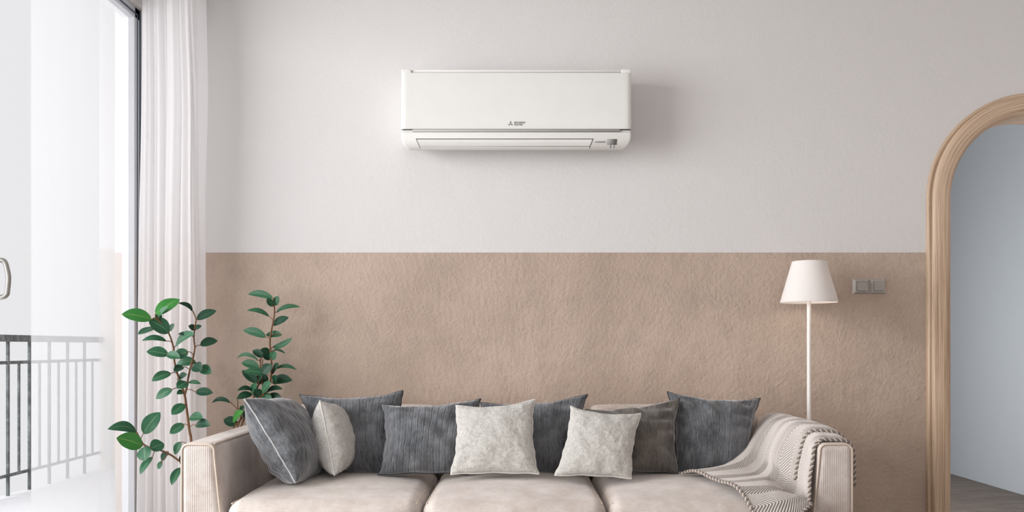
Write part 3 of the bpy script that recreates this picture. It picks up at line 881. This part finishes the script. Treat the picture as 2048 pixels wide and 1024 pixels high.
# grey step under the panel
V, Fc = bevbox(acx(825), acx(1240), YF + 0.0015, YF + 0.012, acz(263), acz(258.4), 0.0008, 1); mk('step_strip', V, Fc, M['ac_gap'], ac)
V, Fc = bevbox(acx(803), acx(1262), YF + 0.004, YF + 0.012, acz(259.2), acz(258), 0.0004, 1); mk('panel_gap', V, Fc, M['ac_slot'], ac)
# outlet: dark slot with the flap in it
def yfront(z):
    pr = [(b_, a_) for a_, b_ in body[6:12]]; pr = sorted(pr); return np.interp(z, [p_[0] for p_ in pr], [p_[1] for p_ in pr])
def curved_plate(pxl, pxr, py0, py1, inset, lift, n=10, slant=4.0, th=0.004):
    """plate lying on the curved lower front; its lower end is narrower"""
    V = []
    zz = np.linspace(acz(py0), acz(py1), n)
    for i, z in enumerate(zz):
        t = i / (n - 1); dx = slant * t
        yv = yfront(z) - lift
        for xx in (acx(pxl + inset + dx), acx(pxr - inset - dx)):
            V.append((xx, yv, z))
        for xx in (acx(pxl + inset + dx), acx(pxr - inset - dx)):
            V.append((xx, yv + th, z))
    Fc = []
    for i in range(n - 1):
        a = 4 * i; b = a + 4
        Fc += [(a, a + 1, b + 1, b), (a + 2, b + 2, b + 3, a + 3), (a, b, b + 2, a + 2), (a + 1, a + 3, b + 3, b + 1)]
    Fc += [(0, 2, 3, 1), (4 * n - 4, 4 * n - 3, 4 * n - 1, 4 * n - 2)]
    return V, Fc
V, Fc = curved_plate(831.5, 1187, 277.2, 293.6, 0, 0.0010, slant=7); sl = mk('outlet', V, Fc, M['ac_slot'], ac); autosm(sl)
V, Fc = curved_plate(833.5, 1185, 278.8, 294.2, 0, 0.0032, slant=6.5); fl = mk('flap', V, Fc, M['ac'], ac); autosm(fl)
V, Fc = curved_plate(838, 1181, 291.0, 291.8, 0, 0.0040, n=3, slant=0.5, th=0.001); mk('flap_crease', V, Fc, M['ac_gap'], fl)
V, Fc = curved_plate(1214, 1234, 278, 288.5, 0, 0.0018, slant=0.5); mk('display', V, Fc, M['print'], ac)
for a, b in ((1219, 1223), (1226.5, 1229.5)):
    V, Fc = curved_plate(a, b, 288.8, 293.5, 0, 0.0016, n=5, slant=0); mk('indicator', V, Fc, M['ac_gap'], ac)
V, Fc = rbox(AX1 - 0.004, AX1 + 0.004, YF + 0.02, YF + 0.06, acz(246), acz(236), 0.0035, 2, 3); mk('side_clip', V, Fc, M['ac'], ac)
def lettering(txt, size, px, py, y, mat, parent, name, width_px=None, shear=0.0, bold=0.0):
    cu = bpy.data.curves.new('lettering', 'FONT'); cu.body = txt; cu.size = size; cu.shear = shear; cu.extrude = 0.0004; cu.offset = bold
    o = bpy.data.objects.new('lettering_source', cu); COL.objects.link(o)
    dg = bpy.context.evaluated_depsgraph_get(); me = bpy.data.meshes.new_from_object(o.evaluated_get(dg))
    V = np.array([tuple(v.co) for v in me.vertices]); Fc = [tuple(p.vertices) for p in me.polygons]
    bpy.data.objects.remove(o); bpy.data.curves.remove(cu); bpy.data.meshes.remove(me)
    V[:, 0] -= V[:, 0].min(); V[:, 1] -= V[:, 1].min()
    if width_px: V[:, 0] *= (width_px / F * D_AC) / V[:, 0].max()
    W = np.stack([acx(px) + V[:, 0], y - V[:, 2], acz(py) + V[:, 1]], 1)
    return mk(name, W, Fc, mat, parent, smooth=False)
def ypan(z):
    pr = sorted([(b_, a_) for a_, b_ in pan[1:7]]); return float(np.interp(z, [p_[0] for p_ in pr], [p_[1] for p_ in pr]))
yl = ypan(acz(248)) - 0.0012
lettering('MITSUBISHI', 0.0100, 1028.5, 247.3, yl, M['print'], ac, 'upper_lettering', 21.5, 0, 0.0002)
lettering('ELECTRIC', 0.0100, 1028.5, 251.6, yl, M['print'], ac, 'lower_lettering', 17.5, 0, 0.0002)
lettering('INVERTER', 0.0080, 1190, 284.8, float(yfront(acz(283))) - 0.0012, M['print'], ac, 'side_lettering', 21, 0.3, 0.0003)
# three-rhombus mark
cxm, cym, L = acx(1021), acz(248.2), 5.3 / F * D_AC
V, Fc = [], []
for a in (90, 210, 330):
    d = np.array([math.cos(R(a)), math.sin(R(a))])
    e1 = np.array([math.cos(R(a - 30)), math.sin(R(a - 30))]); e2_ = np.array([math.cos(R(a + 30)), math.sin(R(a + 30))])
    s = L / math.sqrt(3) * 1.08
    pts = [0 * d, e1 * s, (e1 + e2_) * s, e2_ * s]
    n0 = len(V)
    V += [(cxm + p_[0], yl - 0.0004, cym + p_[1]) for p_ in pts] + [(cxm + p_[0], yl + 0.0006, cym + p_[1]) for p_ in pts]
    Fc += [(n0, n0 + 1, n0 + 2, n0 + 3)] + [(n0 + i, n0 + 4 + i, n0 + 4 + (i + 1) % 4, n0 + (i + 1) % 4) for i in range(4)]
mk('emblem', V, Fc, M['print'], ac, smooth=False)

# ------------------------------------------------------------------ floor lamp
DL = 3.82; lx = (1618 - CX) / F * DL; ly = CAM_Y + DL
def lz(py): return EYE + (CY - py) / F * DL
lamp = empty('floor_lamp', (lx, ly, 0), 'white floor lamp with tapered shade behind the right sofa arm', 'lamp')
V, Fc = lathe([(0.0, 0.0), (0.10, 0.0), (0.102, 0.004), (0.102, 0.014), (0.098, 0.018), (0.02, 0.022), (0.0, 0.022)], lx, ly, 40); o = mk('base', V, Fc, M['lamp_white'], lamp); autosm(o)
V, Fc = tube([(lx, ly, 0.02), (lx, ly, 0.6), (lx, ly, lz(596))], 0.0092, 16); o = mk('pole', V, Fc, M['lamp_white'], lamp); autosm(o)
rt, rb = 32.5 / F * DL, 55.5 / F * DL
zt_, zb_ = lz(523), lz(605)
prof = [(rb, zb_), (rb + 0.0008, zb_ + 0.001)] + [(rb + (rt - rb) * t + 0.0008, zb_ + (zt_ - zb_) * t) for t in np.linspace(0.03, 1, 12)]
prof += [(rt - 0.0012, zt_)] + [(rb + (rt - rb) * t - 0.0016, zb_ + (zt_ - zb_) * t) for t in np.linspace(0.98, 0.0, 12)] + [(rb, zb_)]
V, Fc = lathe(prof, lx, ly, 72); sh = mk('lamp_shade', V, Fc, M['shade'], lamp); autosm(sh, 60)
for k in range(3):
    a = k * 2 * math.pi / 3 + 0.4
    zz = zt_ - 0.02; rr = rt + 0.002
    V, Fc = tube([(lx + 0.012 * math.cos(a), ly + 0.012 * math.sin(a), zz), (lx + rr * math.cos(a), ly + rr * math.sin(a), zz)], 0.0015, 6); mk('spoke', V, Fc, M['lamp_white'], sh)
V, Fc = tube([(lx, ly, lz(597)), (lx, ly, lz(585))], 0.016, 16); mk('socket', V, Fc, M['lamp_white'], lamp)
bp = [(0.0, lz(586)), (0.012, lz(586)), (0.014, lz(581)), (0.026, lz(570)), (0.030, lz(562)), (0.026, lz(554)), (0.012, lz(549)), (0.0, lz(548))]
V, Fc = lathe(bp, lx, ly, 24); mk('bulb', V, Fc, M['bulb'], lamp)
pl_ = bpy.data.lights.new('lamp_bulb_light', 'POINT'); pl_.energy = 0.7; pl_.color = (1, 0.92, 0.83); pl_.shadow_soft_size = 0.032
po = bpy.data.objects.new('lamp_bulb_light', pl_); COL.objects.link(po); po.location = (lx, ly, lz(590) + 0.0); po.location = (lx, ly, lz(578) - 0.0)

V, Fc = lathe([(0.0, zt_ - 0.012), (rt - 0.0015, zt_ - 0.012), (rt - 0.0015, zt_ - 0.009), (0.0, zt_ - 0.009)], lx, ly, 48); mk('light_stop_cap', V, Fc, M['lamp_white'], sh)  # unseen cap added to keep lamp light off the wall above
# ------------------------------------------------------------------ light switches
def wx(px): return (px - CX) / F * 4.0
def wz(py): return EYE + (CY - py) / F * 4.0
def frustum(x0, x1, z0, z1, yb, yt, ins):
    V = [(x0, yb, z0), (x1, yb, z0), (x1, yb, z1), (x0, yb, z1), (x0 + ins, yt, z0 + ins), (x1 - ins, yt, z0 + ins), (x1 - ins, yt, z1 - ins), (x0 + ins, yt, z1 - ins)]
    return V, [(3, 2, 1, 0), (4, 5, 6, 7), (0, 1, 5, 4), (1, 2, 6, 5), (2, 3, 7, 6), (3, 0, 4, 7)]
for (a, b, lab, tilt) in ((1705, 1737.6, 'square grey metal light switch on the beige wall, nearer the floor lamp', 1), (1738.4, 1771, 'square grey metal light switch on the beige wall, nearer the arched doorway', -1)):
    x0, x1, z0, z1 = wx(a), wx(b), wz(588.5), wz(557.5)
    r0 = empty('light_switch', ((x0 + x1) / 2, 0, z0), lab, 'light switch', 'light switches on the beige wall')
    V, Fc = join(frustum(x0, x1, z0, z1, 0.0, -0.012, 0.009)); fr = mk('frame', V, Fc, M['switch'], r0, smooth=False)
    i0, i1, j0, j1 = x0 + 0.014, x1 - 0.014, z0 + 0.013, z1 - 0.013
    V, Fc = frustum(i0, i1, j0, j1, -0.010, -0.0125, 0.0005); mk('rocker_recess', V, Fc, M['gasket'], fr, smooth=False)
    V = [(i0 + 0.001, -0.010, j0 + 0.001), (i1 - 0.001, -0.010, j0 + 0.001), (i1 - 0.001, -0.010, j1 - 0.001), (i0 + 0.001, -0.010, j1 - 0.001)]
    ya, yb_ = (-0.021, -0.015) if tilt > 0 else (-0.0165, -0.0195)
    V += [(i0 + 0.003, ya, j0 + 0.003), (i1 - 0.003, ya, j0 + 0.003), (i1 - 0.003, yb_, j1 - 0.003), (i0 + 0.003, yb_, j1 - 0.003)]
    mk('rocker', V, [(3, 2, 1, 0), (4, 5, 6, 7), (0, 1, 5, 4), (1, 2, 6, 5), (2, 3, 7, 6), (3, 0, 4, 7)], M['switch_key'], r0, smooth=False)

# ------------------------------------------------------------------ rubber plants
def leaf_mesh(base, tip, width, nrm, arch, fold, rnd):
    base, tip = np.array(base), np.array(tip); L = np.linalg.norm(tip - base); a = (tip - base) / L
    nrm = nrm - a * np.dot(nrm, a); nrm /= np.linalg.norm(nrm); s = np.cross(a, nrm)
    bend = np.array([0, 0, 1.0]) - a * a[2]; bend *= 1.1
    nu, nv = 15, 7; V, UV = [], []
    wob = rnd.uniform(-0.15, 0.15)
    for i in range(nu):
        t = i / (nu - 1)
        w = width / 2 * (math.sin(math.pi * t ** 0.92) ** 0.62) * (1.0 if t < 0.75 else 1 - ((t - 0.75) / 0.25) ** 2 * 0.3)
        if t < 0.02 or t > 0.98: w = max(w, 0.0006) if t < 0.02 else 0.0006
        c = base + a * L * t + (nrm * 0.6 + bend) * arch * L * 4 * t * (1 - t)
        for j in range(nv):
            v = (j / (nv - 1) - 0.5) * 2
            V.append(c + s * w * v + nrm * (fold * w * abs(v) ** 1.4 + wob * w * 0.3 * v * t) + nrm * 0.02 * w * math.sin(9 * t + 3 * v))
            UV.append((t, (v + 1) / 2))
    return V, grid_faces(nu, nv), UV
def plant(label, root, cropf, depth_of, stems, leaves, mats, pot_r, pot_h, seed, bend_to):
    rnd = random.Random(seed)
    r0 = empty('rubber_plant', (root[0], root[1], 0), label, 'plant', None)
    pr = [(0.0, 0.0), (pot_r * 0.78, 0.0), (pot_r * 0.80, 0.006), (pot_r, pot_h - 0.01), (pot_r, pot_h), (pot_r - 0.01, pot_h), (pot_r - 0.014, pot_h - 0.03), (0.0, pot_h - 0.03)]
    V, Fc = lathe(pr, root[0], root[1], 32); o = mk('pot', V, Fc, M['pot'], r0); autosm(o)
    V, Fc = lathe([(pot_r - 0.013, pot_h - 0.028), (pot_r * 0.5, pot_h - 0.018), (0.0, pot_h - 0.014)], root[0], root[1], 24); mk('soil', V, Fc, M['soil'], r0)
    def pt(u, v, off=0.0):
        px, py = cropf(u, v); return P(px, py, depth_of(u, v) + off)
    spts = []
    for (pts, r_a, r_b, from_pot) in stems:
        p3 = [pt(*q_) for q_ in pts]
        if from_pot:
            b0 = np.array([root[0] + from_pot[0], root[1] + from_pot[1], pot_h - 0.03]); p3 = [b0, (b0 * 0.45 + p3[0] * 0.55) + np.array(bend_to)] + p3
        sm = smoothpts(p3, 6); rs = list(np.linspace(r_a, r_b, len(sm)))
        V, Fc = tube(sm, rs, 8); mk('stem', V, Fc, M['stem'], r0); spts += [np.array(q_) for q_ in sm]
    spts = np.array(spts)
    for row in leaves:
        (bu, bv), (tu, tv), wpx, kind = row[:4]
        arch = row[4] if len(row) > 4 else rnd.uniform(0.02, 0.07)
        db, dt = rnd.uniform(-0.02, 0.02), rnd.uniform(-0.05, 0.03)
        b3, t3 = pt(bu, bv, db), pt(tu, tv, db + dt)
        scale = depth_of(bu, bv) / F / cropf.k
        nv = np.array([rnd.uniform(-0.3, 0.3), -1.0, rnd.uniform(0.15, 0.65)])
        ax = (t3 - b3); ax /= np.linalg.norm(ax)
        nn = nv - ax * np.dot(nv, ax); nn /= np.linalg.norm(nn)
        t3 = t3 + (t3 - b3) * 0.05; sd = np.cross(ax, nn)
        wid = wpx * scale / max(0.6, abs(ax[0] * sd[2] - ax[2] * sd[0]) / max(0.3, math.hypot(ax[0], ax[2]))) * 1.12
        V, Fc, UV = leaf_mesh(b3, t3, wid, nv, arch, rnd.uniform(0.05, 0.30), rnd)
        lf = mk('leaf', V, Fc, M[mats[kind]], r0, uv=UV)
        # petiole to the nearest stem point a little lower down
        dd = np.linalg.norm(spts - (b3 + np.array([0, 0, -0.012])), axis=1); sp_ = spts[int(np.argmin(dd))]
        if dd.min() < 0.16:
            mid_ = (b3 + sp_) / 2 + np.array([0, 0, 0.004])
            V, Fc = tube(smoothpts([sp_, mid_, b3, b3 + ax * 0.012], 4), 0.0016, 6); mk('petiole', V, Fc, M['stem'], lf)
    return r0
class Crop:
    def __init__(s, x0, y0, k): s.x0, s.y0, s.k = x0, y0, k
    def __call__(s, u, v): return s.x0 + u / s.k, s.y0 + v / s.k
cA = Crop(200, 560, 1024 / 420.0)
def dA(u, v):      # leans a little towards the room as it rises and spreads to the left
    return 3.50 - 0.00022 * (880 - v) - 0.0004 * max(0, 400 - u)
stA = [([(445, 790), (437, 740), (428, 670), (420, 610), (412, 560), (390, 492), (372, 440), (362, 390), (358, 330), (337, 264), (305, 215), (266, 182)], 0.0062, 0.0028, (0.01, 0.0)),
       ([(412, 562), (424, 520), (430, 480), (440, 430), (455, 375), (462, 330), (458, 280), (464, 222), (468, 190), (452, 152)], 0.0045, 0.0024, None),
       ([(415, 905), (383, 880), (350, 856), (310, 836), (280, 826), (240, 815), (212, 800), (196, 772), (178, 742)], 0.0050, 0.0024, (-0.03, -0.02))]
lvA = [((252, 192), (113, 168), 56, 1), ((270, 168), (384, 98), 64, 1), ((337, 258), (243, 198), 60, 0), ((267, 230), (190, 264), 36, 0), ((325, 298), (210, 296), 24, 0, .10),
       ((334, 366), (232, 350), 44, 0), ((325, 362), (388, 378), 36, 0), ((368, 322), (457, 264), 44, 0), ((431, 350), (364, 374), 46, 0), ((469, 402), (378, 412), 42, 0, .09),
       ((347, 455), (257, 491), 40, 0), ((408, 424), (362, 446), 34, 2), ((376, 486), (423, 462), 30, 2), ((453, 418), (494, 442), 48, 2), ((486, 424), (540, 454), 44, 0),
       ((430, 500), (489, 506), 18, 0, .08), ((428, 500), (378, 528), 46, 0), ((411, 546), (376, 556), 24, 0), ((353, 533), (277, 577), 40, 0), ((465, 545), (547, 550), 36, 2),
       ((414, 606), (352, 654), 46, 0), ((436, 672), (499, 674), 38, 0), ((467, 706), (535, 710), 38, 2), ((411, 703), (344, 747), 42, 0), ((488, 318), (570, 298), 40, 2),
       ((471, 192), (563, 152), 40, 2), ((466, 242), (433, 224), 22, 2), ((462, 242), (494, 224), 22, 2), ((452, 152), (384, 114), 18, 2, .14), ((337, 250), (361, 215), 24, 0),
       ((282, 182), (330, 132), 26, 0), ((432, 268), (384, 264), 16, 2), ((178, 742), (44, 728), 42, 0, .13), ((212, 750), (290, 650), 66, 0), ((208, 808), (86, 772), 64, 1),
       ((216, 812), (220, 880), 68, 0), ((246, 826), (310, 800), 58, 0), ((256, 862), (200, 944), 36, 0), ((328, 836), (302, 880), 28, 2), ((303, 884), (283, 920), 24, 0),
       ((398, 790), (366, 848), 36, 0), ((392, 915), (352, 996), 38, 0), ((420, 840), (402, 905), 40, 2), ((300, 190), (268, 168), 26, 0)]
plant('tall leafy rubber plant with thin forked stems in front of the white curtain', (-1.315, -0.53), cA, dA, stA, lvA, ['leaf', 'leaf_bright', 'leaf_dark'], 0.12, 0.30, 11, (0, 0, 0.0))
cB = Crop(420, 570, 671 / 190.0)
def dB(u, v): return 3.86 - 0.00004 * (900 - v)
stB = [([(340, 830), (376, 770), (424, 682), (435, 600), (430, 500), (423, 400), (436, 310), (455, 205), (452, 125), (446, 92)], 0.0065, 0.0026, (0.02, 0.0)),
       ([(300, 815), (322, 750), (345, 695), (355, 620), (356, 535), (358, 520)], 0.0055, 0.0028, (-0.01, 0.0)),
       ([(372, 790), (368, 690), (366, 600), (372, 525)], 0.0045, 0.0024, (0.03, 0.0)),
       ([(170, 1005), (205, 965), (235, 928)], 0.004, 0.003, (-0.04, 0.0)),
       ([(215, 950), (205, 890), (195, 850), (195, 805)], 0.0036, 0.0022, (-0.03, 0.0)),
       ([(205, 890), (180, 862), (145, 830)], 0.0026, 0.002, None)]
lvB = [((446, 94), (277, 66), 46, 0, .07), ((448, 150), (404, 98), 42, 0), ((456, 142), (486, 84), 48, 0), ((468, 192), (630, 158), 30, 0, .09), ((418, 222), (268, 182), 30, 0, .10),
       ((442, 284), (551, 231), 50, 2), ((396, 368), (241, 322), 54, 0, .07), ((508, 352), (400, 352), 44, 0), ((440, 442), (576, 377), 36, 0, -.06), ((438, 466), (528, 484), 16, 2, .10),
       ((342, 532), (194, 520), 24, 0, .16), ((372, 512), (306, 464), 46, 2), ((426, 480), (360, 456), 42, 2), ((428, 528), (382, 478), 56, 2), ((434, 526), (464, 474), 50, 0),
       ((350, 590), (229, 550), 54, 0, .06), ((398, 632), (248, 612), 48, 0), ((330, 690), (230, 608), 56, 2), ((372, 625), (438, 566), 66, 2), ((440, 622), (486, 562), 44, 2),
       ((468, 588), (604, 598), 24, 0, .12), ((440, 684), (575, 674), 60, 2, .07), ((334, 692), (370, 640), 44, 2), ((298, 772), (326, 694), 48, 0), ((356, 792), (318, 738), 54, 2),
       ((368, 758), (428, 690), 54, 0), ((302, 744), (197, 746), 28, 2, .12), ((300, 772), (193, 802), 46, 2, .08), ((398, 756), (508, 736), 32, 2, .10), ((384, 762), (422, 842), 62, 0),
       ((416, 770), (500, 866), 84, 2), ((145, 830), (18, 834), 28, 2, .14), ((160, 966), (230, 894), 52, 1), ((192, 982), (100, 954), 62, 2), ((214, 902), (246, 858), 34, 2),
       ((378, 704), (396, 638), 62, 2), ((250, 880), (262, 940), 50, 2), ((455, 700), (470, 640), 46, 2), ((330, 640), (352, 700), 50, 2)]
plant('dense dark green rubber plant behind the sofa corner, against the beige wall', (-1.285, -0.135), cB, dB, stB, lvB, ['leaf', 'leaf_bright', 'leaf_dark'], 0.08, 0.30, 23, (-0.03, 0, 0.02))
